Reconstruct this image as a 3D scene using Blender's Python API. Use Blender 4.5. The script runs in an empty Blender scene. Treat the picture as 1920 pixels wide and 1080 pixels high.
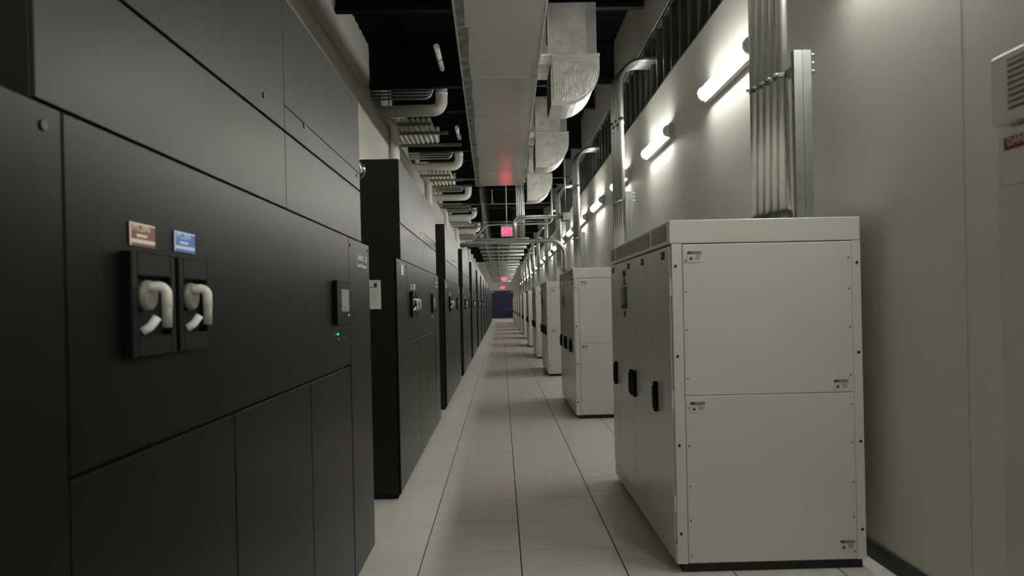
import bpy, bmesh, math, random
from mathutils import Vector, Matrix

# ---------------------------------------------------------------- scene / camera / light set-up
scene = bpy.context.scene
COL = scene.collection
R = random.Random(7)

cam_data = bpy.data.cameras.new('camera')
cam = bpy.data.objects.new('camera', cam_data)
COL.objects.link(cam)
scene.camera = cam
cam_data.sensor_width = 36.0
cam_data.lens = 36.0 * 1332.15 / 1920.0
cam_data.shift_y = 31.65 / 1920.0
cam_data.clip_end = 300
cam_data.clip_start = 0.02
YAW, PITCH, ROLL = 0.0152, -0.0017, 0.0219
cam.matrix_world = (Matrix.Translation((0, 0, 1.5742))
                    @ Matrix.Rotation(-YAW, 4, 'Z')
                    @ Matrix.Rotation(math.pi / 2 + PITCH, 4, 'X')
                    @ Matrix.Rotation(-ROLL, 4, 'Z'))
cam_data.dof.use_dof = True
cam_data.dof.focus_distance = 9.0
cam_data.dof.aperture_fstop = 4.0

world = bpy.data.worlds.new('world')
scene.world = world
world.use_nodes = True
world.node_tree.nodes['Background'].inputs[0].default_value = (0.5, 0.5, 0.45, 1)
world.node_tree.nodes['Background'].inputs[1].default_value = 0.02

LAMP_STRENGTH = 9.8
vs = scene.view_settings
vs.view_transform = 'Standard'
vs.look = 'None'
vs.exposure = 2.62
vs.gamma = 1.0
vs.use_curve_mapping = False

# ---------------------------------------------------------------- materials
def nodes_of(name):
    m = bpy.data.materials.new(name)
    m.use_nodes = True
    nt = m.node_tree
    return m, nt, nt.nodes['Principled BSDF']

def mat(name, col, rough=0.5, metal=0.0, var=0.0, vscale=3.0, bump=0.0, bscale=60.0,
        rvar=0.0, spec=0.5, stretch=(1, 1, 1), coat=0.0):
    m, nt, b = nodes_of(name)
    b.inputs['Roughness'].default_value = rough
    b.inputs['Metallic'].default_value = metal
    b.inputs['Specular IOR Level'].default_value = spec
    if coat:
        b.inputs['Coat Weight'].default_value = coat
        b.inputs['Coat Roughness'].default_value = 0.25
    tc = nt.nodes.new('ShaderNodeTexCoord')
    mp = nt.nodes.new('ShaderNodeMapping')
    mp.inputs['Scale'].default_value = stretch
    nt.links.new(tc.outputs['Object'], mp.inputs['Vector'])
    n = nt.nodes.new('ShaderNodeTexNoise')
    n.inputs['Scale'].default_value = vscale
    n.inputs['Detail'].default_value = 4
    nt.links.new(mp.outputs['Vector'], n.inputs['Vector'])
    r = nt.nodes.new('ShaderNodeValToRGB')
    r.color_ramp.elements[0].position = 0.3
    r.color_ramp.elements[1].position = 0.7
    lo = [max(0, c * (1 - var)) for c in col]
    hi = [min(1, c * (1 + var)) for c in col]
    r.color_ramp.elements[0].color = (*lo, 1)
    r.color_ramp.elements[1].color = (*hi, 1)
    nt.links.new(n.outputs['Fac'], r.inputs['Fac'])
    nt.links.new(r.outputs['Color'], b.inputs['Base Color'])
    if rvar:
        mr = nt.nodes.new('ShaderNodeMapRange')
        mr.inputs['To Min'].default_value = rough - rvar
        mr.inputs['To Max'].default_value = rough + rvar
        nt.links.new(n.outputs['Fac'], mr.inputs['Value'])
        nt.links.new(mr.outputs['Result'], b.inputs['Roughness'])
    if bump:
        n2 = nt.nodes.new('ShaderNodeTexNoise')
        n2.inputs['Scale'].default_value = bscale
        nt.links.new(mp.outputs['Vector'], n2.inputs['Vector'])
        bp = nt.nodes.new('ShaderNodeBump')
        bp.inputs['Strength'].default_value = bump
        bp.inputs['Distance'].default_value = 0.01
        nt.links.new(n2.outputs['Fac'], bp.inputs['Height'])
        nt.links.new(bp.outputs['Normal'], b.inputs['Normal'])
    return m

def emis(name, col, strength, base=(0.8, 0.8, 0.8)):
    m, nt, b = nodes_of(name)
    b.inputs['Base Color'].default_value = (*base, 1)
    b.inputs['Emission Color'].default_value = (*col, 1)
    b.inputs['Emission Strength'].default_value = strength
    b.inputs['Roughness'].default_value = 0.4
    return m

def foil_mat(name, col, rough, metal, bumpk):
    """aluminium-faced insulation: crinkle + fine woven diamond scrim"""
    m, nt, b = nodes_of(name)
    b.inputs['Metallic'].default_value = metal
    tc = nt.nodes.new('ShaderNodeTexCoord')
    mp = nt.nodes.new('ShaderNodeMapping')
    mp.inputs['Rotation'].default_value = (0.6, 0.78, 0.78)
    nt.links.new(tc.outputs['Object'], mp.inputs['Vector'])
    w1 = nt.nodes.new('ShaderNodeTexWave'); w1.inputs['Scale'].default_value = 34
    w1.inputs['Distortion'].default_value = 1.0
    w2 = nt.nodes.new('ShaderNodeTexWave'); w2.inputs['Scale'].default_value = 34
    w2.bands_direction = 'Y'; w2.inputs['Distortion'].default_value = 1.0
    for w in (w1, w2):
        nt.links.new(mp.outputs['Vector'], w.inputs['Vector'])
    n = nt.nodes.new('ShaderNodeTexNoise'); n.inputs['Scale'].default_value = 9; n.inputs['Detail'].default_value = 6
    nt.links.new(tc.outputs['Object'], n.inputs['Vector'])
    mx = nt.nodes.new('ShaderNodeMath'); mx.operation = 'MAXIMUM'
    nt.links.new(w1.outputs['Fac'], mx.inputs[0]); nt.links.new(w2.outputs['Fac'], mx.inputs[1])
    ad = nt.nodes.new('ShaderNodeMath'); ad.operation = 'MULTIPLY_ADD'
    ad.inputs[1].default_value = 0.25
    nt.links.new(mx.outputs[0], ad.inputs[0]); nt.links.new(n.outputs['Fac'], ad.inputs[2])
    bp = nt.nodes.new('ShaderNodeBump'); bp.inputs['Strength'].default_value = bumpk; bp.inputs['Distance'].default_value = 0.02
    nt.links.new(ad.outputs[0], bp.inputs['Height']); nt.links.new(bp.outputs['Normal'], b.inputs['Normal'])
    r = nt.nodes.new('ShaderNodeValToRGB')
    r.color_ramp.elements[0].position = 0.3; r.color_ramp.elements[1].position = 0.75
    r.color_ramp.elements[0].color = (*[c * .72 for c in col], 1)
    r.color_ramp.elements[1].color = (*col, 1)
    nt.links.new(n.outputs['Fac'], r.inputs['Fac']); nt.links.new(r.outputs['Color'], b.inputs['Base Color'])
    b.inputs['Roughness'].default_value = rough
    return m

M = {
    'wall': mat('wall_paint', (0.60, 0.598, 0.545), 0.6, spec=.2, var=0.03, vscale=1.2, bump=0.05, bscale=90),
    'wall_dim': mat('dim_drywall', (0.42, 0.41, 0.37), 0.7, var=0.06, vscale=1.0),  # wall tone darkened in the colour for surfaces that get only indirect light
    'tile': mat('floor_tile', (0.76, 0.735, 0.665), 0.33, var=0.05, vscale=5.0, rvar=0.06),
    'gap': mat('floor_joint', (0.03, 0.03, 0.027), 0.8),
    'base': mat('black_baseboard', (0.012, 0.012, 0.012), 0.5),
    'black': mat('black_cabinet_paint', (0.007, 0.007, 0.0068), 0.5, var=0.06, vscale=2, spec=.35, bump=0.02, bscale=300),
    'charcoal': mat('charcoal_door_paint', (0.006, 0.006, 0.0056), 0.34, spec=.16, var=0.05, vscale=2, bump=0.02, bscale=300),
    'cowl': mat('grey_cowl_front', (0.027, 0.0268, 0.0243), 0.36, spec=.17, var=0.05, vscale=2, bump=0.02, bscale=300),  # front panels greyer than the black cowl box behind them
    'seam': mat('dark_seam', (0.006, 0.006, 0.006), 0.8),
    'bolt': mat('dark_bolt', (0.01, 0.01, 0.01), 0.4),
    'plastic': mat('black_plastic', (0.0045, 0.0045, 0.0045), 0.5, spec=.2),
    'knob': mat('grey_knob', (0.22, 0.22, 0.20), 0.45),
    'lever': mat('white_lever', (0.88, 0.86, 0.74), 0.4),
    'leverg': mat('grey_lever_end', (0.38, 0.38, 0.35), 0.45),
    'tag': mat('white_tag', (0.88, 0.90, 0.90), 0.4),
    'brown': mat('brown_label', (0.26, 0.085, 0.05), 0.4),
    'cream': mat('cream_print', (0.85, 0.76, 0.64), 0.5),
    'blue': mat('blue_label', (0.08, 0.22, 0.66), 0.4),
    'pale': mat('pale_blue_print', (0.78, 0.86, 0.95), 0.5),
    'print': mat('grey_white_print', (0.85, 0.85, 0.76), 0.5),
    'screen': mat('grey_screen', (0.30, 0.31, 0.29), 0.25),
    'paper': mat('white_paper', (0.72, 0.71, 0.64), 0.7, var=0.02),
    'ink': mat('black_ink', (0.03, 0.03, 0.03), 0.6),
    'pdu': mat('white_cabinet_paint', (0.75, 0.735, 0.675), 0.33, var=0.02, vscale=1.5, bump=0.015, bscale=250),
    'pdud': mat('white_door_paint', (0.72, 0.71, 0.65), 0.22, var=0.02, vscale=1.5, bump=0.01, bscale=200),
    'grille': mat('dark_grille_recess', (0.16, 0.158, 0.145), 0.6),
    'slat': mat('grey_grille_slat', (0.55, 0.54, 0.50), 0.45),
    'red': mat('red_warning', (0.18, 0.02, 0.028), 0.4),
    'green': mat('green_panel', (0.03, 0.07, 0.05), 0.35),
    'steel': mat('galvanized_steel', (0.62, 0.63, 0.60), 0.40, metal=0.95, var=0.12, vscale=8, rvar=0.08, stretch=(1, 1, 0.25)),
    'strut': mat('zinc_strut', (0.27, 0.275, 0.255), 0.45, metal=0.8, var=0.12, vscale=10),
    'strutp': mat('dull_zinc_conduit', (0.42, 0.43, 0.40), 0.5, metal=0.4, var=0.1, vscale=8),
    'stud': mat('stud_steel', (0.19, 0.205, 0.195), 0.42, metal=0.85, var=0.2, vscale=6, stretch=(1, 1, 0.2)),
    'pvc': mat('white_pipe_jacket', (0.86, 0.85, 0.77), 0.42, var=0.04, vscale=6),
    'pvcy': mat('cream_pipe_jacket', (0.86, 0.845, 0.68), 0.42, var=0.10, vscale=3),
    'deck': mat('black_roof_deck', (0.003, 0.003, 0.0032), 0.9, spec=.08, var=0.25, vscale=2),
    'joist': mat('black_joist', (0.004, 0.004, 0.004), 0.7, spec=.15),
    'duct': mat('grey_duct_jacket', (0.58, 0.565, 0.53), 0.24, metal=0.7, var=0.03, vscale=1.6, bump=0.03, bscale=9, rvar=0.02),
    'mottle': mat('worn_duct_tape', (0.21, 0.21, 0.205), 0.4, metal=0.6, var=0.7, vscale=7, bump=0.3, bscale=25),
    'edge': mat('bright_foil_tape', (0.66, 0.66, 0.61), 0.35, metal=0.8, var=0.15, vscale=12, bump=0.2, bscale=30),
    'foil': foil_mat('foil_insulation', (0.86, 0.86, 0.80), 0.33, 0.88, 0.55),
    'foild': foil_mat('foil_tape_band', (0.40, 0.40, 0.38), 0.42, 0.8, 0.3),
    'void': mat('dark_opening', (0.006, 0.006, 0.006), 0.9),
    'cap': mat('lamp_end_cap', (0.75, 0.75, 0.74), 0.4),
    'chrome': mat('dark_chrome', (0.30, 0.30, 0.29), 0.2, metal=0.95),
    'housing': mat('lamp_housing', (0.55, 0.55, 0.53), 0.4),
    'door': mat('blue_door_paint', (0.012, 0.010, 0.075), 0.4),
    'frame': mat('white_frame', (0.55, 0.54, 0.48), 0.5),
    'exitbox': mat('grey_exit_housing', (0.72, 0.70, 0.65), 0.45),
    'wire': mat('maroon_wire', (0.12, 0.015, 0.025), 0.5),
    'lamp': emis('lamp_diffuser_glow', (1.0, 0.99, 0.93), LAMP_STRENGTH),
    'exit': emis('exit_red_glow', (1.0, 0.022, 0.058), .6, base=(0.3, 0.02, 0.05)),
    'exitl': emis('exit_letter_glow', (1.0, 0.10, 0.17), .6, base=(0.3, 0.02, 0.05)),
    'led': emis('green_led_glow', (0.02, 1.0, 0.45), .3, base=(0, .2, .1)),
}

# ---------------------------------------------------------------- geometry helpers
MESH = {}

def link(name, mesh, m, parent, loc):
    o = bpy.data.objects.new(name, mesh)
    COL.objects.link(o)
    if m is not None and not mesh.materials:
        mesh.materials.append(M[m])
    if parent is not None:
        o.parent = parent
        o.location = Vector(loc) - origin_of(parent)
    else:
        o.location = loc
    return o

def origin_of(o):
    v = Vector(o.location)
    while o.parent:
        o = o.parent
        v = v + Vector(o.location)
    return v

def tag(o, label, cat, group=None, kind=None):
    if kind:
        o['kind'] = kind
    if label:
        o['label'] = label
    if cat:
        o['category'] = cat
    if group:
        o['group'] = group
    return o

def thing(name, loc, label, cat, group=None):
    o = bpy.data.objects.new(name, None)
    COL.objects.link(o)
    o.location = loc
    o.empty_display_size = 0.1
    return tag(o, label, cat, group)

def cached(key, build):
    if key not in MESH:
        bm = bmesh.new()
        build(bm)
        me = bpy.data.meshes.new(str(key[0]))
        bm.to_mesh(me)
        bm.free()
        MESH[key] = me
    return MESH[key]

def box(name, parent, m, x0, x1, y0, y1, z0, z1, bev=0.0, kind=None):
    d = (round(x1 - x0, 4), round(y1 - y0, 4), round(z1 - z0, 4))
    def build(bm):
        bmesh.ops.create_cube(bm, size=1.0)
        bmesh.ops.scale(bm, vec=d, verts=bm.verts)
        if bev:
            bmesh.ops.bevel(bm, geom=list(bm.edges), offset=bev, segments=1, affect='EDGES')
    me = cached(('box_mesh', d, bev, m), build)
    o = link(name, me, m, parent, ((x0 + x1) / 2, (y0 + y1) / 2, (z0 + z1) / 2))
    if kind:
        o['kind'] = kind
    return o

def cyl(name, parent, m, c, r, h, axis='Z', seg=16, bev=0.0):
    def build(bm):
        bmesh.ops.create_cone(bm, cap_ends=True, segments=seg, radius1=r, radius2=r, depth=h)
        if bev:
            es = [e for e in bm.edges if len(e.link_faces) == 2 and
                  any(len(f.verts) > 4 for f in e.link_faces)]
            bmesh.ops.bevel(bm, geom=es, offset=bev, segments=2, affect='EDGES')
        if axis == 'X':
            bmesh.ops.rotate(bm, cent=(0, 0, 0), matrix=Matrix.Rotation(math.pi / 2, 3, 'Y'), verts=bm.verts)
        if axis == 'Y':
            bmesh.ops.rotate(bm, cent=(0, 0, 0), matrix=Matrix.Rotation(math.pi / 2, 3, 'X'), verts=bm.verts)
        for f in bm.faces:
            f.smooth = len(f.verts) == 4
    me = cached(('round_mesh', round(r, 4), round(h, 4), axis, seg, bev, m), build)
    return link(name, me, m, parent, c)

def fillet(pts, rad, n=7):
    pts = [Vector(p) for p in pts]
    out = [pts[0]]
    for i in range(1, len(pts) - 1):
        a, b, c = pts[i - 1], pts[i], pts[i + 1]
        u = (a - b).normalized(); v = (c - b).normalized()
        ang = u.angle(v)
        if ang > math.pi - 1e-3:
            out.append(b); continue
        t = min(rad / math.tan(ang / 2), (a - b).length * .49, (c - b).length * .49)
        rr = t * math.tan(ang / 2)
        ctr = b + (u + v).normalized() * (rr / math.sin(ang / 2))
        s = b + u * t - ctr; e = b + v * t - ctr
        tot = s.angle(e); ax = s.cross(e).normalized()
        for k in range(n + 1):
            out.append(ctr + Matrix.Rotation(tot * k / n, 3, ax) @ s)
    out.append(pts[-1])
    return out

def tube(name, parent, m, pts, r, rad=0.1, seg=10, loc=None, n=7):
    """round pipe through pts with filleted bends, one mesh"""
    base = Vector(loc) if loc is not None else Vector(pts[0])
    rel = [tuple(round(c, 4) for c in (Vector(p) - base)) for p in pts]
    def build(bm):
        path = fillet(rel, rad, n)
        t0 = (path[1] - path[0]).normalized()
        up = Vector((0, 0, 1)) if abs(t0.z) < .9 else Vector((1, 0, 0))
        nrm = t0.cross(up).normalized()
        rings = []
        for i, p in enumerate(path):
            if i == 0: t = t0
            elif i == len(path) - 1: t = (path[i] - path[i - 1]).normalized()
            else: t = ((path[i + 1] - path[i]).normalized() + (path[i] - path[i - 1]).normalized()).normalized()
            nrm = (nrm - t * nrm.dot(t)).normalized()
            bi = t.cross(nrm)
            rings.append([bm.verts.new(p + nrm * r * math.cos(2 * math.pi * k / seg) + bi * r * math.sin(2 * math.pi * k / seg)) for k in range(seg)])
        for a, b in zip(rings, rings[1:]):
            for k in range(seg):
                f = bm.faces.new((a[k], a[(k + 1) % seg], b[(k + 1) % seg], b[k])); f.smooth = True
        bm.faces.new(rings[0][::-1]); bm.faces.new(rings[-1])
        bmesh.ops.recalc_face_normals(bm, faces=bm.faces)
    me = cached(('tube_mesh', tuple(rel), round(r, 4), rad, seg, m), build)
    return link(name, me, m, parent, base)

def prism(name, parent, m, prof, axis, a, b, loc, smooth=False):
    """extrude a closed 2-D profile along axis from a to b; coords relative to loc"""
    def v3(p, t):
        return {'X': (t, p[0], p[1]), 'Y': (p[0], t, p[1]), 'Z': (p[0], p[1], t)}[axis]
    def build(bm):
        A = [bm.verts.new(v3(p, a)) for p in prof]; B = [bm.verts.new(v3(p, b)) for p in prof]
        n = len(prof)
        for k in range(n):
            f = bm.faces.new((A[k], A[(k + 1) % n], B[(k + 1) % n], B[k])); f.smooth = smooth
        bm.faces.new(A[::-1]); bm.faces.new(B)
        bmesh.ops.recalc_face_normals(bm, faces=bm.faces)
    me = cached(('prism_mesh', tuple((round(p[0], 4), round(p[1], 4)) for p in prof), axis, round(a, 4), round(b, 4), m), build)
    return link(name, me, m, parent, loc)

def channel(w, d, t):
    """C profile (open towards +d)"""
    return [(-w / 2, 0), (w / 2, 0), (w / 2, d), (w / 4, d), (w / 4, d - t), (w / 2 - t, d - t), (w / 2 - t, t), (-w / 2 + t, t), (-w / 2 + t, d - t), (-w / 4, d - t), (-w / 4, d), (-w / 2, d)]

TXT = {}
def text(name, parent, m, s, size, loc, facing, align='LEFT', sx=1.0):
    key = (s, size, m, align)
    if key not in TXT:
        cu = bpy.data.curves.new(name, 'FONT')
        cu.body = s; cu.size = size; cu.align_x = align; cu.align_y = 'BOTTOM'; cu.extrude = 0.0004
        cu.resolution_u = 3
        tmp = bpy.data.objects.new('tmp_text', cu)
        COL.objects.link(tmp)
        bpy.context.view_layer.update()
        me = bpy.data.meshes.new_from_object(tmp.evaluated_get(bpy.context.evaluated_depsgraph_get()))
        bpy.data.objects.remove(tmp)
        bpy.data.curves.remove(cu)
        me.materials.clear()
        TXT[key] = me
    o = link(name, TXT[key], m, parent, loc)
    o.rotation_euler = {'+X': (math.pi / 2, 0, math.pi / 2), '-X': (math.pi / 2, 0, -math.pi / 2), '-Y': (math.pi / 2, 0, 0)}[facing]
    o.scale = (sx, 1, 1)
    return o

ORD = ['first', 'second', 'third', 'fourth', 'fifth', 'sixth', 'seventh', 'eighth', 'ninth', 'tenth', 'eleventh', 'twelfth',
       'thirteenth', 'fourteenth', 'fifteenth', 'sixteenth', 'seventeenth', 'eighteenth', 'nineteenth', 'twentieth',
       'twenty-first', 'twenty-second', 'twenty-third', 'twenty-fourth', 'twenty-fifth', 'twenty-sixth']

# ---------------------------------------------------------------- setting
XL, XR = -1.75, 2.2          # drywall partitions
XLU = -2.34                  # set-back upper wall on the left
YB, YF = -10.0, 78.0
ZP, ZS, ZD = 4.45, 5.35, 6.4  # partition top, stud opening top, roof deck
T = 0.61
TX0, TY0 = 0.087, 4.539

floor = box('floor', None, 'gap', XL - .8, XR + .8, YB - .2, YF + .2, -0.30, -0.006)
tag(floor, None, None, kind='structure')
GX, GY = 0.0075, 0.003
def tile_build(bm):
    bmesh.ops.create_cube(bm, size=1.0)
    bmesh.ops.scale(bm, vec=(T - GX, T - GY, 0.03), verts=bm.verts)
    top = [e for e in bm.edges if all(v.co.z > 0 for v in e.verts)]
    bmesh.ops.bevel(bm, geom=top, offset=0.0012, segments=1, affect='EDGES')
tile_me = cached(('floor_tile_mesh',), tile_build)
far_tiles = []
nt_ = 0
for j in range(-24, 122):
    for i in range(-4, 5):
        cx = TX0 + T * (i - .5); cy = TY0 + T * (j + .5)
        if cx - T / 2 > XR or cx + T / 2 < XL or cy + T / 2 > YF + .1:
            continue
        if -2 <= j <= 39:
            o = link('floor_tile', tile_me, 'tile', floor, (cx, cy, -0.015 + R.uniform(-.0003, .0003)))
            nt_ += 1
        else:
            far_tiles.append((cx, cy))
vv, ff = [], []
for cx, cy in far_tiles:
    b = len(vv)
    a, c = (T - GX) / 2, (T - GY) / 2
    for z in (-0.03, 0.0):
        vv += [(cx - a, cy - c, z), (cx + a, cy - c, z), (cx + a, cy + c, z), (cx - a, cy + c, z)]
    ff += [tuple(b + k for k in q) for q in ((4, 5, 6, 7), (0, 1, 5, 4), (1, 2, 6, 5), (2, 3, 7, 6), (3, 0, 4, 7))]
me = bpy.data.meshes.new('distant_floor_tiles'); me.from_pydata(vv, [], ff)
o = link('distant_floor_tiles', me, 'tile', floor, (0, 0, 0)); o['kind'] = 'stuff'

wl = box('wall_left', None, 'wall', XL - .12, XL, YB, YF, 0, ZP); tag(wl, None, None, kind='structure')
box('upper_wall', wl, 'wall', XLU - .12, XLU, YB, YF, ZP - .05, ZD)
box('ledge', wl, 'wall', XLU, XL, YB, YF, ZP - .06, ZP + .02)
wr = box('wall_right', None, 'wall', XR, XR + .15, YB, YF, 0, ZP); tag(wr, None, None, kind='structure')
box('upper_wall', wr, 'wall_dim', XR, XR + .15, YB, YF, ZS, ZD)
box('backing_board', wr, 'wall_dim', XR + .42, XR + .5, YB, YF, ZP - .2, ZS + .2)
box('sill_track', wr, 'stud', XR + .005, XR + .145, YB, YF, ZP, ZP + .035)
box('head_track', wr, 'stud', XR + .005, XR + .145, YB, YF, ZS - .05, ZS)
box('control_joint', wr, 'wall_dim', XR - .002, XR + .01, 3.318, 3.326, .1, ZP)
sprof = [(0, 0), (.15, 0), (.15, .042), (.138, .042), (.138, .004), (.012, .004), (.012, .042), (0, .042)]
for k in range(150):
    y = 3.2 + .4064 * k
    prism('stud', wr, 'stud', sprof, 'Z', ZP + .03, ZS - .03, (XR + .002, y, 0))
bl = box('baseboard_right', None, 'base', XR - .014, XR, YB, YF, 0, .105, bev=.003); tag(bl, None, None, kind='structure')
bl = box('baseboard_left', None, 'base', XL, XL + .014, YB, YF, 0, .105, bev=.003); tag(bl, None, None, kind='structure')
wf = box('wall_far', None, 'wall', XLU - .12, XR + .5, YF, YF + .15, 0, ZD); tag(wf, None, None, kind='structure')
wb = box('wall_back', None, 'wall', XLU - .12, XR + .5, YB - .15, YB, 0, ZD); tag(wb, None, None, kind='structure')
ceil = box('ceiling', None, 'deck', XLU - .12, XR + .5, YB - .15, YF + .15, ZD, ZD + .15); tag(ceil, None, None, kind='structure')
# corrugated deck ribs and bar joists
for k in range(150):
    y = 3.0 + k * .3
    prism('deck_rib', ceil, 'deck', [(-.09, 0), (.09, 0), (.06, -.025), (-.06, -.025)], 'X', XLU, XR, (0, y, ZD))
yj = 5.0
k = 0
while yj < 70:
    big = k % 2 == 1
    z1 = 5.72 if big else 5.95
    hb = .13 if big else .06
    yy = yj
    jo = box('joist', ceil, 'joist', XLU + .01, XR - .01, yy - .06, yy + .06, z1 - hb, z1)
    box('joist_web', ceil, 'joist', XLU + .01, XR - .01, yy - .012, yy + .012, z1, ZD - .04)
    box('joist_top', ceil, 'joist', XLU + .01, XR - .01, yy - .06, yy + .06, ZD - .1, ZD - .055)
    yj += 2.7 if not big else 2.75
    k += 1

# far door
d1 = thing('door_1', (0, YF, 0), None, None); d1['kind'] = 'structure'
dx0, dx1, dzt = -1.04, 1.36, 3.02
box('door_frame', d1, 'frame', dx0 - .2, dx0, YF - .07, YF, 0, dzt + .08)
box('door_frame', d1, 'frame', dx1, dx1 + .1, YF - .07, YF, 0, dzt + .08)
box('door_frame', d1, 'frame', dx0, dx1, YF - .07, YF, dzt, dzt + .08)
for a, b in ((dx0 + .005, .157), (.163, dx1 - .005)):
    lf = box('door_leaf', d1, 'door', a, b, YF - .06, YF - .005, .01, dzt - .005, bev=.006)
    box('door_plate', lf, 'print', (a if a < 0 else b - .40) + .06, (a if a < 0 else b - .40) + .34, YF - .068, YF - .058, dzt - .2, dzt - .12)
    if a > 0:
        tube('push_bar', lf, 'strut', [(a + .06, YF - .06, .95), (a + .06, YF - .16, .95), (b - .1, YF - .16, .95), (b - .1, YF - .06, .95)], .03, .04)
post = box('trim_1', None, 'frame', -1.32, -1.10, 66.0, 66.25, 0, 2.9, bev=.01); tag(post, None, None, kind='structure')

# ---------------------------------------------------------------- wall lamps
def lamp_profile(r, n=12):
    # half-oval towards -X, flat on the wall side
    return [(-r * 1.05 * math.sin(math.pi * k / n), r * math.cos(math.pi * k / n)) for k in range(n + 1)]
LAMP_Y = [2.95 + 2.945 * k for k in range(-3, 25)]
for k, y in enumerate(LAMP_Y, -3):
    if y > YF - 4: break
    L = 1.42
    loc = (XR - .03, y, 3.69)
    if k < 0: lab = ['third', 'second', 'first'][k + 3] + ' strip lamp on right wall behind the camera, outside the photo'
    elif k == 0: lab = 'white strip wall lamp high on right wall, just above the frame edge'
    elif k == 1: lab = 'largest lit strip lamp on right wall, partly behind the conduits of nearest white cabinet'
    else: lab = ORD[k - 1] + ' lit strip lamp in view along right wall, counting from the camera'
    t = thing('strip_lamp', loc, lab, 'lamp', 'strip lamps along the right wall')
    box('back_plate', t, 'housing', XR - .058, XR - .001, y - .01, y + L + .01, 3.69 - .092, 3.69 + .092, bev=.004)
    prism('diffuser', t, 'lamp', [(p[0], p[1]) for p in lamp_profile(.066)], 'Y', .04, L - .04, (XR - .057, y, 3.69), smooth=True)
    for a, b in ((0, .04), (L - .04, L)):
        prism('end_cap', t, 'cap', lamp_profile(.074), 'Y', a, b, (XR - .057, y, 3.69))

# ---------------------------------------------------------------- black cooling cabinets (left row)
XF = -0.845
def switch(cab, door, y0, y1, k):
    z0, z1 = 1.472, 1.712
    sw = box('switch_box', cab, 'plastic', XF + .001, XF + .006, y0, y1, z0, z1)
    f = .026
    box('bezel', sw, 'plastic', XF + .004, XF + .024, y0, y0 + f, z0, z1, bev=.003)
    box('bezel', sw, 'plastic', XF + .004, XF + .024, y1 - f, y1, z0, z1, bev=.003)
    box('bezel', sw, 'plastic', XF + .004, XF + .024, y0 + f, y1 - f, z1 - .055, z1, bev=.003)
    box('bezel', sw, 'plastic', XF + .004, XF + .024, y0 + f, y1 - f, z0, z0 + .045, bev=.003)
    yc = y0 + .088
    cyl('knob', sw, 'knob', (XF + .013, yc, 1.612), .036, .022, 'X', 20, bev=.004)
    tube('lever', sw, 'lever', [(XF + .016, yc - .005, 1.632), (XF + .054, yc + .012, 1.634), (XF + .054, yc + .012, 1.585)], .012, .022, 8)
    tube('lever_end', sw, 'leverg', [(XF + .054, yc + .012, 1.587), (XF + .053, yc + .012, 1.536)], .012, .01, 8)
    tube('lock_tag', sw, 'tag', [(XF + .040, yc - .008, 1.560), (XF + .028, yc - .02, 1.538), (XF + .014, yc - .03, 1.528)], .0105, .02, 8)

def label_plate(cab, y0, y1, z0, z1, bg, fg, s):
    p = box('label', cab, bg, XF + .001, XF + .003, y0, y1, z0, z1)
    w = y1 - y0; hgt = z1 - z0
    box('label_border', p, fg, XF + .0022, XF + .0036, y0, y0 + .005, z0, z1)
    box('label_border', p, fg, XF + .0022, XF + .0036, y0 + .004, y1, z1 - .005, z1 - .001)
    box('label_bar', p, fg, XF + .0022, XF + .0036, y0 + .03, y0 + .08, z0 + hgt * .40, z0 + hgt * .52)
    box('label_bar', p, fg, XF + .0022, XF + .0036, y0 + .006, y1 - .002, z0 + hgt * .14, z0 + hgt * .30)
    t = text('label_text', p, fg, s, .026, (XF + .0030, y0 + .009, z0 + hgt * .56), '+X', sx=.80)

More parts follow.
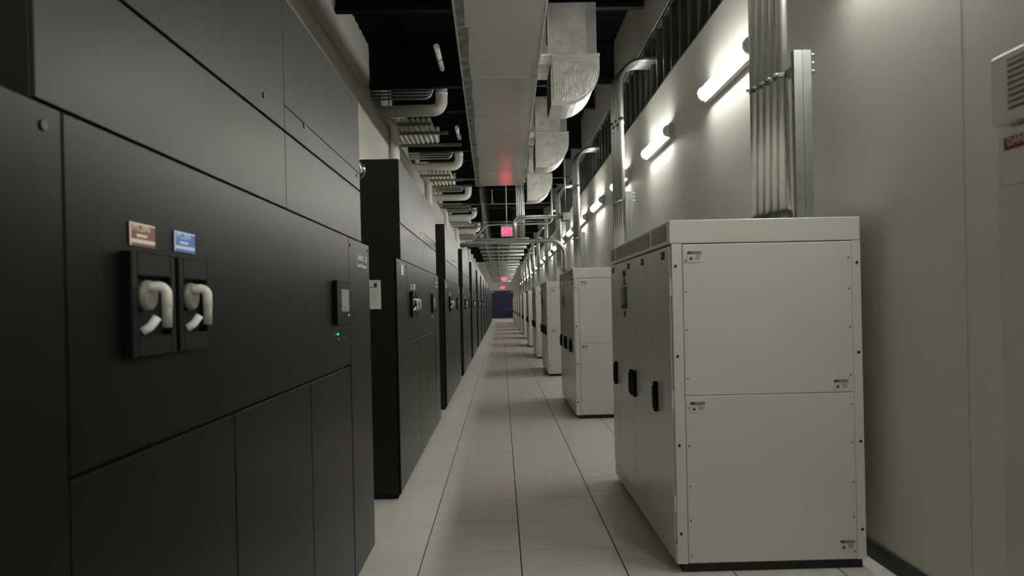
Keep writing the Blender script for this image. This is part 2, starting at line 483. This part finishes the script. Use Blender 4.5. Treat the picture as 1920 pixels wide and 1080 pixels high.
def cabinet(y0, idx, cowl_off=.28, detail=2):
    y1 = y0 + 3.83
    if idx == 0: lab = 'nearest black cabinet filling left edge, with brown and blue labels above two switches'
    elif idx == 1: lab = 'second black cabinet in the left row, white paper sheet on its end'
    else: lab = ORD[idx] + ' black cabinet in the left row, counting from the camera'
    xb = XL + .06
    t = thing('cooling_cabinet', ((XF + xb) / 2, (y0 + y1) / 2, 0), lab, 'cabinet', 'black cabinets along the left wall')
    box('plinth', t, 'seam', xb + .03, XF - .03, y0 + .03, y1 - .03, 0, .05)
    box('body', t, 'black', xb, XF - .02, y0, y1, .045, 1.97, bev=.004)
    D0, D3 = y0 + .635, y1 - .615
    D1, D2 = D0 + .855, D0 + 1.75
    g = .004
    # corner columns
    c1 = box('near_column', t, 'charcoal', XF - .02, XF, y0 + .002, D0 - g, .045, 1.968, bev=.004)
    c2 = box('far_column', t, 'charcoal', XF - .02, XF, D3 + g, y1 - .002, .045, 1.968, bev=.004)
    if detail >= 1:
        ud = box('upper_door', t, 'charcoal', XF - .02, XF, D0, D3, 1.256, 1.968, bev=.004)
        for a, b in ((D0, D1 - g), (D1, D2 - g), (D2, D3)):
            box('lower_door', t, 'charcoal', XF - .022, XF - .002, a, b, .045, 1.246, bev=.004)
    else:
        ud = box('upper_door', t, 'charcoal', XF - .02, XF, D0, D3, 1.256, 1.968, bev=.004)
        box('lower_door', t, 'charcoal', XF - .022, XF - .002, D0, D3, .045, 1.246, bev=.004)
    # air cowl above
    C0, C1 = y0 + cowl_off, y1 - .23
    CM = y0 + 2.09
    box('cowl', t, 'black', xb, XF - .012, C0, C1, 1.972, 2.83, bev=.003)
    if detail >= 1:
        for a, b in ((C0, CM - .002), (CM + .002, C1)):
            box('cowl_panel', t, 'cowl', XF - .012, XF - .003, a, b, 1.974, 2.276, bev=.0015)
        box('cowl_panel', t, 'cowl', XF - .012, XF - .003, C0, CM - .002, 2.287, 2.83, bev=.0015)
        box('cowl_panel', t, 'cowl', XF - .012, XF - .003, CM + .002, C1, 2.287, 2.385, bev=.0015)
        box('cowl_panel', t, 'cowl', XF - .012, XF - .003, CM + .002, C1, 2.388, 2.83, bev=.0015)
        for by, bz in ((CM - .25, 2.352), (CM + .28, 2.373), (C1 - .1, 2.36)):
            cyl('bolt', t, 'bolt', (XF - .002, by, bz), .011, .008, 'X', 10)
    else:
        box('cowl_panel', t, 'cowl', XF - .012, XF - .003, C0, C1, 1.974, 2.276, bev=.0015)
        box('cowl_panel', t, 'cowl', XF - .012, XF - .003, C0, C1, 2.287, 2.83, bev=.0015)
    if detail >= 1:
        s0 = y0 + .835
        switch(t, ud, s0, s0 + .213, 0)
        switch(t, ud, s0 + .233, s0 + .43, 1)
        if idx == 0:
            label_plate(t, s0 + .036, s0 + .155, 1.727, 1.782, 'brown', 'cream', 'PMC2B4B')
            label_plate(t, s0 + .258, s0 + .38, 1.730, 1.784, 'blue', 'pale', 'PMC2B4A')
        else:
            label_plate(t, s0 + .036, s0 + .155, 1.727, 1.782, 'knob', 'print', 'PMC')
            box('label', t, 'paper', XF + .001, XF + .003, s0 + .258, s0 + .38, 1.730, 1.784)
            box('label', t, 'paper', XF + .001, XF + .003, y0 + .25, y0 + .40, 1.84, 1.93)
        # display
        p0, p1 = y0 + 2.83, y0 + 3.17
        dp = box('display_panel', t, 'plastic', XF, XF + .022, p0, p1, 1.485, 1.712, bev=.004)
        box('screen', dp, 'screen', XF + .0215, XF + .0235, p0 + .09, p0 + .265, 1.552, 1.668)
        cyl('led', dp, 'led', (XF + .023, p0 + .255, 1.532), .0035, .004, 'X', 8)
        cyl('led', t, 'led', (XF + .002, y0 + 2.91, 1.437), .005, .006, 'X', 10)
        box('key_lock', t, 'knob', XF, XF + .006, y0 + 2.90, y0 + 2.92, 1.405, 1.415)
        box('key_lock', t, 'knob', XF, XF + .006, y0 + 3.03, y0 + 3.05, 1.408, 1.418)
        for by, bz in ((D3 + .045, 1.925), (y1 - .06, 1.93), (y0 + .09, 1.925), (D0 - .06, 1.925), (y0 + .4, 1.90)):
            cyl('bolt', t, 'bolt', (XF, by, bz), .010, .008, 'X', 10)
        if detail == 2:
            text('maker_text', c2, 'print', 'Liebert', .062, (XF + .0012, D3 + .225, 1.843), '+X', sx=1.12)
            text('model_text', c2, 'print', 'DS', .05, (XF + .0012, D3 + .47, 1.843), '+X', sx=1.12)
            text('maker_line_text', c2, 'print', 'Thermal Management', .034, (XF + .0012, D3 + .225, 1.806), '+X', sx=1.0)
    if idx == 0:
        st = cyl('vent_stub', t, 'chrome', (XF - .075, C1 + .13, 2.455), .058, .26, 'Y', 24, bev=.006)
        cyl('stub_rim', st, 'chrome', (XF - .075, C1 + .235, 2.455), .064, .03, 'Y', 24, bev=.005)
    return t, y1

CAB_Y = [0.76, 5.79, 10.70, 15.62, 20.6, 25.75] + [30.75 + 5 * k for k in range(7)]
for i, y in enumerate(CAB_Y):
    cabinet(y, i, .56 if i == 0 else .28, 2 if i < 4 else (1 if i < 7 else 0))

for i, y in enumerate(CAB_Y[1:4]):
    sh = thing('paper_sheet', (-1.04, y - .004, 1.56),
               ['white document taped to the dark end of second black cabinet', 'small white sheet on the end of third black cabinet, left row',
                'small white sheet on the end of fourth black cabinet, left row'][i], 'paper', 'paper sheets on cabinet ends')
    z1 = 1.79
    box('sheet', sh, 'paper', -1.15, -.975, y - .006, y - .001, z1 - .235, z1)
    box('print_block', sh, 'ink', -1.03, -1.005, y - .0075, y - .005, z1 - .06, z1 - .025)
    box('print_line', sh, 'knob', -1.10, -1.025, y - .0075, y - .005, z1 - .063, z1 - .056)
    for q in range(5):
        box('print_line', sh, 'knob', -1.13, -1.0, y - .007, y - .0058, z1 - .10 - .024 * q, z1 - .0975 - .024 * q)

# ---------------------------------------------------------------- white power cabinets (right row)
PX0, PX1, PZ, PL = 0.975, 2.085, 2.035, 2.2
def danger(parent, x0, y, z1, s=1.0):
    w, hh = .082 * s, .062 * s
    p = box('warning_label', parent, 'pdu', x0, x0 + w, y - .003, y, z1 - hh, z1)
    r = box('warning_strip', p, 'red', x0, x0 + w, y - .0042, y - .002, z1 - .016, z1)
    text('warning_text', p, 'pdu', 'DANGER', .015, (x0 + .022, y - .0044, z1 - .0155), '-Y', sx=.95)
    for q in range(3):
        box('warning_line', p, 'knob', x0 + .045, x0 + .075, y - .004, y - .0025, z1 - .028 - q * .009, z1 - .0245 - q * .009)
    prism('warning_mark', p, 'ink', [(-.011, 0), (.011, 0), (0, .02)], 'Y', 0, .0015, (x0 + .02, y - .0045, z1 - .048))

def power_cabinet(y0, idx, detail):
    y1 = y0 + PL
    if idx == 0: lab = 'white cabinet cut off by right edge of the photo'
    elif idx == 1: lab = 'largest white cabinet at right with grilled top and red warning stickers'
    else: lab = ORD[idx - 1] + ' complete white cabinet of the right row, counting from the camera'
    t = thing('power_cabinet', ((PX0 + PX1) / 2, (y0 + y1) / 2, 0), lab, 'cabinet', 'white cabinets along the right wall')
    box('plinth', t, 'base', PX0 + .045, PX1 - .02, y0 + .012, y1 - .02, 0, .052)
    box('body', t, 'pdu', PX0 + .025, PX1 - .004, y0 + .008, y1 - .006, .05, 1.895, bev=.003)
    box('top_cap', t, 'pdu', PX0, PX1, y0, y1, 1.90, PZ, bev=.004)
    # corner posts on the near end
    for a, b in ((PX0 + .012, PX0 + .072), (PX1 - .054, PX1)):
        ps = box('corner_post', t, 'pdu', a, b, y0, y0 + .012, .05, 1.898, bev=.003)
        if detail >= 1:
            for z in (1.77, 1.25, .735, .225):
                cyl('post_bolt', ps, 'bolt', ((a + b) / 2 + (-.008 if a < 1.5 else .004), y0 - .001, z), .0085 if detail > 1 else .010, .006, 'Y', 10)
    ea, eb = PX0 + .075, PX1 - .056
    up = box('upper_panel', t, 'pdu', ea, eb, y0 - .002, y0 + .01, 1.022, 1.893, bev=.003)
    lo = box('lower_panel', t, 'pdu', ea, eb, y0 - .002, y0 + .01, .055, 1.018, bev=.003)
    if detail >= 1:
        for pn, zs in ((up, (1.80, 1.62, 1.40, 1.12)), (lo, (.95, .73, .50, .30, .10))):
            for z in zs:
                for x in (ea + .016, eb - .016):
                    cyl('panel_screw', pn, 'knob', (x, y0 - .003, z), .006, .005, 'Y', 8)
        danger(up, ea + .028, y0 - .002, 1.853)
        danger(lo, ea + .028, y0 - .002, .985)
        danger(up, eb - .115, y0 - .002, 1.095)
        danger(lo, eb - .098, y0 - .002, .165)
    # front doors
    dd = ((.018, .632), (.637, 1.165), (1.170, 1.845), (1.850, 2.185))
    hy = (.39, 1.10, 1.225, 1.935)
    doors = []
    for (a, b), hh in zip(dd, hy):
        dr = box('door', t, 'pdud', PX0, PX0 + .026, y0 + a, y0 + b, .175, 1.888, bev=.004)
        hd = box('handle', dr, 'plastic', PX0 - .028, PX0 + .001, y0 + hh - .02, y0 + hh + .02, .875, 1.065, bev=.006)
        if detail >= 1:
            box('handle_grip', hd, 'ink', PX0 - .036, PX0 - .026, y0 + hh - .012, y0 + hh + .012, .90, 1.04, bev=.003)
            yb = y0 + (a + .12 if b - a > .4 else a + .16)
            pl = box('name_plate', dr, 'ink', PX0 - .003, PX0 + .001, yb - .02, yb + .07, 1.818, 1.862)
            text('name_text', pl, 'print', 'PDU', .014, (PX0 - .0035, yb + .05, 1.832), '-X', sx=1.0)
        doors.append(dr)
    box('skirting', t, 'pdu', PX0 + .006, PX0 + .03, y0 + .004, y1 - .004, .052, .168, bev=.003)
    if detail >= 1:
        dr = doors[2]
        yc = y0 + 1.51
        box('button', dr, 'ink', PX0 - .004, PX0 + .001, yc - .04, yc + .03, 1.455, 1.495)
        dp = box('display_panel', dr, 'green', PX0 - .012, PX0 + .001, yc - .10, yc + .10, 1.515, 1.685, bev=.003)
        box('screen', dp, 'screen', PX0 - .0135, PX0 - .011, yc - .06, yc + .07, 1.555, 1.66)
        box('mimic_plate', dr, 'green', PX0 - .003, PX0 + .001, yc - .045, yc + .055, 1.70, 1.755)
        box('mimic_plate', dr, 'ink', PX0 - .003, PX0 + .001, yc - .06, yc + .065, 1.765, 1.81)
        box('info_plate', dr, 'knob', PX0 - .002, PX0 + .001, yc - .08, yc + .08, 1.80, 1.822)
        for z in (1.6, .95, .35):
            box('hinge', doors[0], 'pdu', PX0 - .001, PX0 + .02, y0 + .006, y0 + .018, z, z + .1)
    # louvred vents in the cap
    for a, b in ((.075, .475), (.54, 1.865), (1.945, 2.15)):
        gr = box('vent', t, 'grille', PX0 - .0015, PX0 + .004, y0 + a, y0 + b, 1.922, 2.018)
        if detail >= 1:
            nsl = 8
            for q in range(nsl):
                z = 1.924 + (2.016 - 1.924) * (q + .5) / nsl
                box('slat', gr, 'slat', PX0 - .0045, PX0 + .001, y0 + a + .004, y0 + b - .004, z - .0032, z + .0032)
    if idx == 0:
        # stickers near the far front corner
        p = box('warning_label', t, 'paper', PX0 - .003, PX0, y1 - .16, y1 - .04, 1.78, 1.87)
        box('warning_strip', p, 'red', PX0 - .004, PX0 - .002, y1 - .16, y1 - .04, 1.846, 1.87)
        text('warning_text', p, 'paper', 'DANGER', .022, (PX0 - .0045, y1 - .05, 1.849), '-X', sx=.9)

PDU_Y = [-0.81, 4.08, 9.57, 15.22, 20.13, 25.5, 31.28, 36.4, 41.8, 47.2, 52.6, 58.0]
for i, y in enumerate(PDU_Y):
    power_cabinet(y, i, 2 if i < 2 else (1 if i < 5 else 0))

# ---------------------------------------------------------------- conduits rising from the white cabinets
def conduits(y0, idx):
    near = 'nearest complete white cabinet' if idx == 1 else ORD[idx - 1] + ' complete white cabinet'
    npipe = 5
    CX = 1.83 if idx == 1 else 1.75
    r = .036 if idx < 6 else .034
    for k in range(npipe):
        yy = y0 + .44 + .083 * k
        xx = CX - .014 * k
        zt = 4.98
        t = thing('conduit', (xx, yy, PZ), ['nearest', 'second', 'middle', 'fourth', 'farthest'][k] + ' of five steel conduits above ' + near, 'conduit',
                  'conduits above ' + near)
        tube('pipe', t, 'steel', [(xx, yy, PZ), (xx, yy, zt), (XR + .30, yy, zt)], r, .34, 14 if idx < 5 else 8, n=8)
        cyl('fitting', t, 'strut', (xx, yy, PZ + .045), r + .010, .09, 'Z', 14, bev=.004)
        if idx < 5:
            cyl('coupling', t, 'steel', (xx, yy, 4.05 if k % 2 else 4.12), r + .005, .10, 'Z', 14, bev=.004)
    # strut frame holding the bundle
    xs, ys, zt = CX + .06, y0 + .275, 3.10
    s = thing('strut_post', (xs, ys, PZ), 'channel steel post beside conduits above ' + near, 'post', 'channel posts by the conduits')
    prism('post', s, 'strut', channel(.052, .045, .006), 'Z', 0, zt - PZ, (xs - .027, ys, PZ))
    prism('post', s, 'strut', channel(.052, .045, .006), 'Z', 0, zt - PZ, (xs + .027, ys, PZ))
    br = prism('bracket', s, 'strut', channel(.042, .042, .005), 'Y', 0, .58, (xs - .085 + .05, ys + .02, zt - .13))
    if idx < 5:
        for k in range(npipe):
            yy = y0 + .44 + .083 * k
            xx = CX - .014 * k
            box('clamp', br, 'strut', xx - .048, xs - .03, yy - .018 - .025, yy + .018 - .025, zt - .125, zt - .098, bev=.003)
            cyl('clamp_bolt', br, 'steel', (xx - .055, yy - .035, zt - .11), .011, .035, 'X', 8)
        for q in range(3):
            cyl('bolt', s, 'steel', (xs + .066, ys + .01, zt - .03 - .05 * q), .011, .028, 'X', 10, bev=.003)
for i, y in enumerate(PDU_Y):
    if i >= 1:
        conduits(y, i)

# ---------------------------------------------------------------- main supply duct
def quad_section(name, parent, m, ya, yb, la, ra, lb, rb, z0, z1, inset=0.0):
    base = Vector((0, ya, z0))
    me = bpy.data.meshes.new(name)
    bm = bmesh.new()
    P = []
    for (y, l, r) in ((ya, la, ra), (yb, lb, rb)):
        for (x, z) in ((l, z0), (r, z0), (r, z1), (l, z1)):
            P.append(bm.verts.new(Vector((x, y, z)) - base))
    for q in ((0, 1, 5, 4), (1, 2, 6, 5), (2, 3, 7, 6), (3, 0, 4, 7), (3, 2, 1, 0), (4, 5, 6, 7)):
        bm.faces.new([P[k] for k in q])
    bmesh.ops.recalc_face_normals(bm, faces=bm.faces)
    bmesh.ops.bevel(bm, geom=list(bm.edges), offset=.012, segments=2, affect='EDGES')
    bm.to_mesh(me); bm.free()
    return link(name, me, m, parent, base)

DZ0, DZ1, DE = 4.0, 4.46, 14.6
def dl(y): return -.322 - (y - 5.0) * .0137
def drr(y): return .412 + (y - 5.0) * .0090
md = thing('main_duct', (0, 8, DZ0), 'long grey sheet-wrapped air duct hanging over the middle of the aisle', 'duct')
ys = [0.5, 2.2, 3.9, 5.1, 6.2, 6.98, 7.62, 8.42, 9.2, 10.05, 10.6, 11.7, 12.9, DE]
for a, b in zip(ys, ys[1:]):
    j = R.uniform(-.004, .004)
    quad_section('duct_section', md, 'duct', a + .003, b - .003, dl(a), drr(a), dl(b), drr(b), DZ0 + j, DZ1)
    if b < DE:
        quad_section('seam_tape', md, 'duct', b - .035, b + .035, dl(b) - .006, drr(b) + .006, dl(b) - .006, drr(b) + .006, DZ0 - .004, DZ1 + .004)
    quad_section('corner_wrap', md, 'mottle', a + .01, b - .01, dl(a) - .004, dl(a) + R.uniform(.09, .12), dl(b) - .004, dl(b) + R.uniform(.07, .11), DZ0 - .008, DZ0 + .05)
    quad_section('edge_tape', md, 'edge', a, b, dl(a) - .012, dl(a) + .012, dl(b) - .012, dl(b) + .012, DZ0 - .014, DZ0 + .07)
    quad_section('edge_tape', md, 'edge', a, b, drr(a) - .014, drr(a) + .012, drr(b) - .014, drr(b) + .012, DZ0 - .010, DZ0 + .10)
for y in (4.2, 6.6, 9.6, 12.4, 14.1):
    for x in (dl(y) - .06, drr(y) + .05):
        tube('hanger_rod', md, 'joist', [(x, y, DZ0 - .03), (x, y, ZD)], .006, .01, 6)
    box('hanger_strap', md, 'strut', dl(y) - .08, drr(y) + .08, y - .015, y + .015, DZ1 + .01, DZ1 + .04)

# foil-wrapped elbows on the right of the duct
def elbow_solid(name, parent, m, x0, x1, y0, y1, zt, h):
    """quarter elbow: inlet facing up at zt (x0..x1), heel curved on the right and bottom, mouth facing -X"""
    prof = [(0, 0), (x1 - x0, 0)]
    w = x1 - x0
    n = 8
    ra = w * .80
    hh = h
    prof.append((w, -hh * .25))
    for k in range(1, n + 1):
        a = (math.pi / 2) * k / n
        prof.append((w * .22 + w * .78 * math.cos(a), -hh * .25 - hh * .75 * math.sin(a)))
    prof.append((-w * .04, -hh))
    prof.append((-.02, -hh * .3))
    base = Vector((x0, y0, zt))
    bm = bmesh.new()
    A = [bm.verts.new((p[0], 0, p[1])) for p in prof]
    B = [bm.verts.new((p[0] , y1 - y0, p[1])) for p in prof]
    nn = len(prof)
    for k in range(nn):
        bm.faces.new((A[k], A[(k + 1) % nn], B[(k + 1) % nn], B[k]))
    bm.faces.new(A[::-1]); bm.faces.new(B)
    bmesh.ops.recalc_face_normals(bm, faces=bm.faces)
    me = bpy.data.meshes.new(name)
    bm.to_mesh(me); bm.free()
    return link(name, me, m, parent, base)

def branch(y, idx):
    lab = ['largest foil-wrapped duct elbow, nearest of three right of the grey duct', 'middle of three foil-wrapped duct elbows right of the grey duct',
           'farthest of three foil-wrapped duct elbows, by end of the grey duct'][idx]
    t = thing('duct_elbow', (.8, y, 3.7), lab, 'duct', 'foil-wrapped duct elbows')
    xa, xb = .60, 1.075
    dp = .62
    xm = drr(y)
    # take-off stub, drop box, elbow
    box('takeoff', t, 'foil', xm - .02, xa + .0, y + .05, y + dp, 4.12, 4.62, bev=.012)
    box('drop_box', t, 'foil', xm + .05, xb - .01, y - .01, y + dp + .02, 4.19, 4.75, bev=.014)
    box('tape_band', t, 'foild', xm + .05, xm + .12, y - .014, y + .05, 4.20, 4.74, bev=.004)
    box('tape_band', t, 'foild', xb - .11, xb - .008, y - .014, y + .05, 4.20, 4.74, bev=.004)
    for q in range(4):
        cyl('insulation_pin', t, 'edge', (xm + .18 + .30 * (q % 2), y - .014, 4.36 + .22 * (q // 2)), .018, .006, 'Y', 12)
    box('joint_tape', t, 'edge', xa - .012, xb + .022, y - .022, y + dp + .03, 4.165, 4.20, bev=.006)
    el = elbow_solid('elbow', t, 'foil', xa, xb + .01, y - .012, y + dp, 4.17, .50)
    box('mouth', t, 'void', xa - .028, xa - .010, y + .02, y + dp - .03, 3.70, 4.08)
    elbow_lip = elbow_solid('elbow_lip', t, 'edge', xa - .005, xb + .018, y - .018, y - .004, 4.168, .515)
    elbow_lip.scale = (1, 1, 1)
    elbow_solid('elbow_face', t, 'foil', xa + .018, xb - .008, y - .024, y - .012, 4.150, .455)
for i, y in enumerate((7.5, 10.9, 14.4)):
    branch(y, i)

# ---------------------------------------------------------------- exit signs
def exit_sign(x, y, z, w, h, stem, lab):
    t = thing('exit_sign', (x, y, z), lab, 'exit sign', 'red exit signs')
    bx = box('sign_case', t, 'exitbox', x - w / 2, x + w / 2, y, y + .06, z - h / 2, z + h / 2, bev=.006)
    f = box('sign_face', bx, 'exit', x - w * .40, x + w * .40, y - .008, y + .002, z - h * .42, z + h * .25)
    text('sign_text', f, 'exitl', 'EXIT', h * .62, (x, y - .010, z - h * .34), '-Y', 'CENTER', sx=w / .36)
    if stem:
        tube('stem', t, 'frame', [(x, y + .03, z + h / 2), (x, y + .03, stem)], .014 if y < 30 else .02, .01, 8)
        cyl('canopy', t, 'exitbox', (x, y + .03, z + h / 2 + .03), .035, .06, 'Z', 12)
exit_sign(.172, 17.0, 3.31, .28, .255, ZD, 'nearest red exit sign, on a long stem below the grey duct end')
exit_sign(.185, 45.0, 3.14, .30, .30, ZD, 'middle red exit sign hanging above the blue door')
exit_sign(.19, YF - .09, 3.38, .52, .32, None, 'farthest red exit sign fixed to wall over the blue door')

# ---------------------------------------------------------------- pipe sets on the left
# they come in over the top of the left partition, high under the roof, just past each deep joist
def pipe_set(s, idx, stripes, ytint):
    where = ORD[idx] + ' pipe rack from camera, high at left'
    jac = 'pvcy' if ytint else 'pvc'
    # big jacketed pipe: down from the roof, elbow, over the partition to the left wall
    bigp = thing('insulated_pipe', (-1.04, s, 5.25), 'thick white pipe bending at ' + where, 'pipe', 'thick jacketed pipes at left')
    tube('jacket', bigp, 'pvc', [(-1.04, s, ZD), (-1.04, s, 5.25), (XLU, s + .06, 5.25)], .112, .17, 16)
    cyl('collar', bigp, 'pvc', (-1.04, s, 5.56), .120, .05, 'Z', 16)
    for k in range(4):
        z = 5.43 + .062 * k
        t = thing('thin_conduit', (-1.2, s - .09, z), ['lowest', 'second lowest', 'third lowest', 'topmost'][k] + ' thin bent conduit at ' + where, 'conduit', 'thin conduits at the ' + where)
        tube('pipe', t, 'steel', [(-1.205 + .024 * k, s - .15 + .004 * k, ZD), (-1.205 + .024 * k, s - .15 + .004 * k, z), (XLU, s - .15, z)], .023, .15, 8)
    # trapeze struts
    tr = thing('trapeze', (-1.6, s + .6, 5.02), 'hanging strut frame of ' + where, 'frame', 'hanging strut frames at left')
    for (xa, xb, yy, hang) in ((-2.3, -1.28, s + .26, 1), (-2.24, -.99, s + .97, 1), (-2.3, -.78, s + 2.05, 1)):
        prism('strut', tr, 'strut', channel(.055, .055, .007), 'X', xa, xb, (0, yy, 5.03))
        for x in (xa + .06, xb - .04):
            tube('rod', tr, 'joist', [(x, yy, 5.03), (x, yy, ZD)], .010, .01, 6)
    prism('long_strut', tr, 'strut', channel(.055, .05, .007), 'Y', 0, 1.95, (-2.12, s + .2, 4.98))
    if stripes:
        for k in range(10):
            x = -2.24 + .104 * k
            t = thing('small_pipe', (x, s + .2, 5.128), ('leftmost' if k == 0 else ORD[k] + ' from left') + ' slim white pipe on ' + where, 'pipe', 'slim white pipes on the ' + where)
            e = s + 2.25 - .02 * k
            tube('jacket', t, jac, [(x, s + .19, 5.128), (x, e, 5.128), (x, e, 5.45)], .043, .10, 12)
    # pipes standing against the partition and bending over its top
    for q in range(2 if stripes else 1):
        x, y0 = -1.665, s - 1.95 + .16 * q
        t = thing('riser_pipe', (x, y0, 0), ['farther', 'nearer'][1 - q] + ' white wall pipe below ' + where, 'pipe', 'white wall pipes at left')
        tube('jacket', t, 'pvc', [(x, y0, .0), (x, y0, 4.56), (XLU, y0, 4.56)], .062, .13, 12)
DEEP = [13.15 + 5.45 * k for k in range(6)]
for i, d in enumerate(DEEP):
    pipe_set(d + .27, i, i not in (2, 5), i == 1)
for i, d in enumerate(DEEP[:2]):
    t = thing('insulated_pipe', (-.96, d - 1.2, 5.9), ['nearer', 'farther'][i] + ' short white pipe under the black roof beside the grey duct', 'pipe', 'short white pipes under the roof')
    tube('jacket', t, 'pvc', [(-.99, d - 1.25, 5.9), (-.99, d - .12, 5.9)], .05, .05, 12)
    cyl('strap', t, 'bolt', (-.99, d - .7, 5.9), .053, .03, 'Y', 12)
    tube('rod', t, 'joist', [(-.99, d - .7, 5.9), (-.99, d - .7, ZD)], .008, .01, 6)

# ---------------------------------------------------------------- conduits crossing the aisle
def pipe_thing(name, pts, r, rad, lab, cat='conduit', m='steel', group=None, seg=12):
    t = thing(name, pts[0], lab, cat, group)
    tube('pipe', t, m, pts, r, rad, seg, n=9)
    return t
cp = pipe_thing('crossing_conduit', [(-.62, 11.15, 2.50), (-.3, 11.1, 2.545), (1.005, 11.0, 2.545), (1.005, 11.0, 2.04)], .034, .24,
           'thick steel conduit crossing the aisle and bending down to the second white cabinet')
cyl('connector', cp, 'strut', (1.005, 11.0, 2.085), .045, .05, 'Z', 12)
for k in range(2):
    pipe_thing('crossing_conduit', [(.31 + .03 * k, 14.9 + .12 * k, 2.85), (.31 + .03 * k, 14.9 + .12 * k, 3.40 - .03 * k), (1.34, 14.9 + .12 * k, 3.40 - .03 * k)], .022, .14,
               ['upper', 'lower'][k] + ' of two parallel thin conduits bending right behind the nearest exit sign', group='thin conduit pair right of the exit sign')
pipe_thing('crossing_conduit', [(-.66, 16.2, 2.95), (-.30, 16.2, 3.37), (-.05, 16.2, 3.385), (1.20, 16.2, 3.385), (1.20, 16.2, 6.4)], .022, .12,
           'thin conduit with a slanted offset passing level with the nearest exit sign')
for q, x in enumerate((.50, .55, .60, .66, .72)):
    pipe_thing('drop_conduit', [(x, 20.2 + .12 * q, 3.5), (x, 20.2 + .12 * q, ZD)], .016 if q != 3 else .03, .05,
               ['leftmost', 'second from left', 'middle', 'thickest', 'rightmost'][q] + ' of five vertical conduits hanging beyond the grey duct end', group='slim vertical conduits beyond the duct end')
jb = thing('junction_box', (1.40, 15.0, 3.37), 'small steel box at right end of the thin conduit pair near the exit sign', 'box')
box('case', jb, 'strut', 1.33, 1.47, 14.84, 15.12, 3.30, 3.46, bev=.006)
tube('rod', jb, 'strut', [(1.40, 14.98, 3.46), (1.40, 14.98, ZD)], .008, .01, 6)
# maroon wire beside duct end
pipe_thing('cable', [(-.44, 14.6, 4.4), (-.40, 15.2, 4.1), (-.42, 15.9, 3.9), (-.34, 16.6, 3.6)], .012, .2, 'thin maroon cable hanging left of the grey duct end', 'cable', 'wire', seg=6)

# conduit racks across the aisle, far
for k in range(16):
    y = 20.8 + 1.3 * k + .085 * k * k
    z = 3.46
    t = thing('crossing_rack', (.1, y, z), ORD[k] + ' flat rack of conduits crossing above the far aisle', 'rack', 'conduit racks crossing the far aisle')
    xa, xb = -.70, .86 + .03 * ((k * 5) % 3)
    for q in range(2):
        tube('conduit', t, 'strutp', [(xa, y + .12 * q, z), (xb, y + .12 * q, z)], .045, .05, 8)
    for x in (xa + .2, xb - .25):
        tube('rod', t, 'strut', [(x, y + .06, z), (x, y + .06, ZD)], .010, .01, 6)
for q, x in enumerate((-.42, -.05, .30)):
    pipe_thing('run_conduit', [(x, 20.6, 3.39), (x, 48.0, 3.39)], .014, .05,
               ['left', 'middle', 'right'][q] + ' of three long conduits running along the far aisle under the racks', group='long conduits under the far racks')
ip = pipe_thing('insulated_pipe', [(-.62, 62.5, 3.86), (.55, 62.5, 3.86)], .20, .05, 'white jacketed pipe stub high behind the middle exit sign', 'pipe', 'pvc', seg=16)
for x in (-.4, .35):
    tube('rod', ip, 'strut', [(x, 62.5, 4.0), (x, 62.5, ZD)], .012, .01, 6)

# sprinkler heads / hooks on the dark deck beyond the duct
for q, (x, y) in enumerate(((-.28, 24.0), (-.27, 28.5))):
    t = thing('sprinkler', (x, y, 5.6), ['nearer', 'farther'][q] + ' pale sprinkler head under the black roof beyond the grey duct', 'sprinkler', 'sprinkler heads')
    cyl('drop', t, 'pvc', (x, y, 6.0), .015, .75, 'Z', 8)
    cyl('head', t, 'pvc', (x, y, 5.62), .07, .06, 'Z', 12, bev=.02)
for q, y in enumerate((22.0, 27.5, 33.5)):
    pipe_thing('sprinkler_pipe', [(XLU, y, 5.45), (XR, y, 5.45)], .025, .05, ORD[q] + ' thin pipe crossing under the black roof beyond the grey duct', 'pipe', 'strut', 'thin pipes under the roof', seg=8)
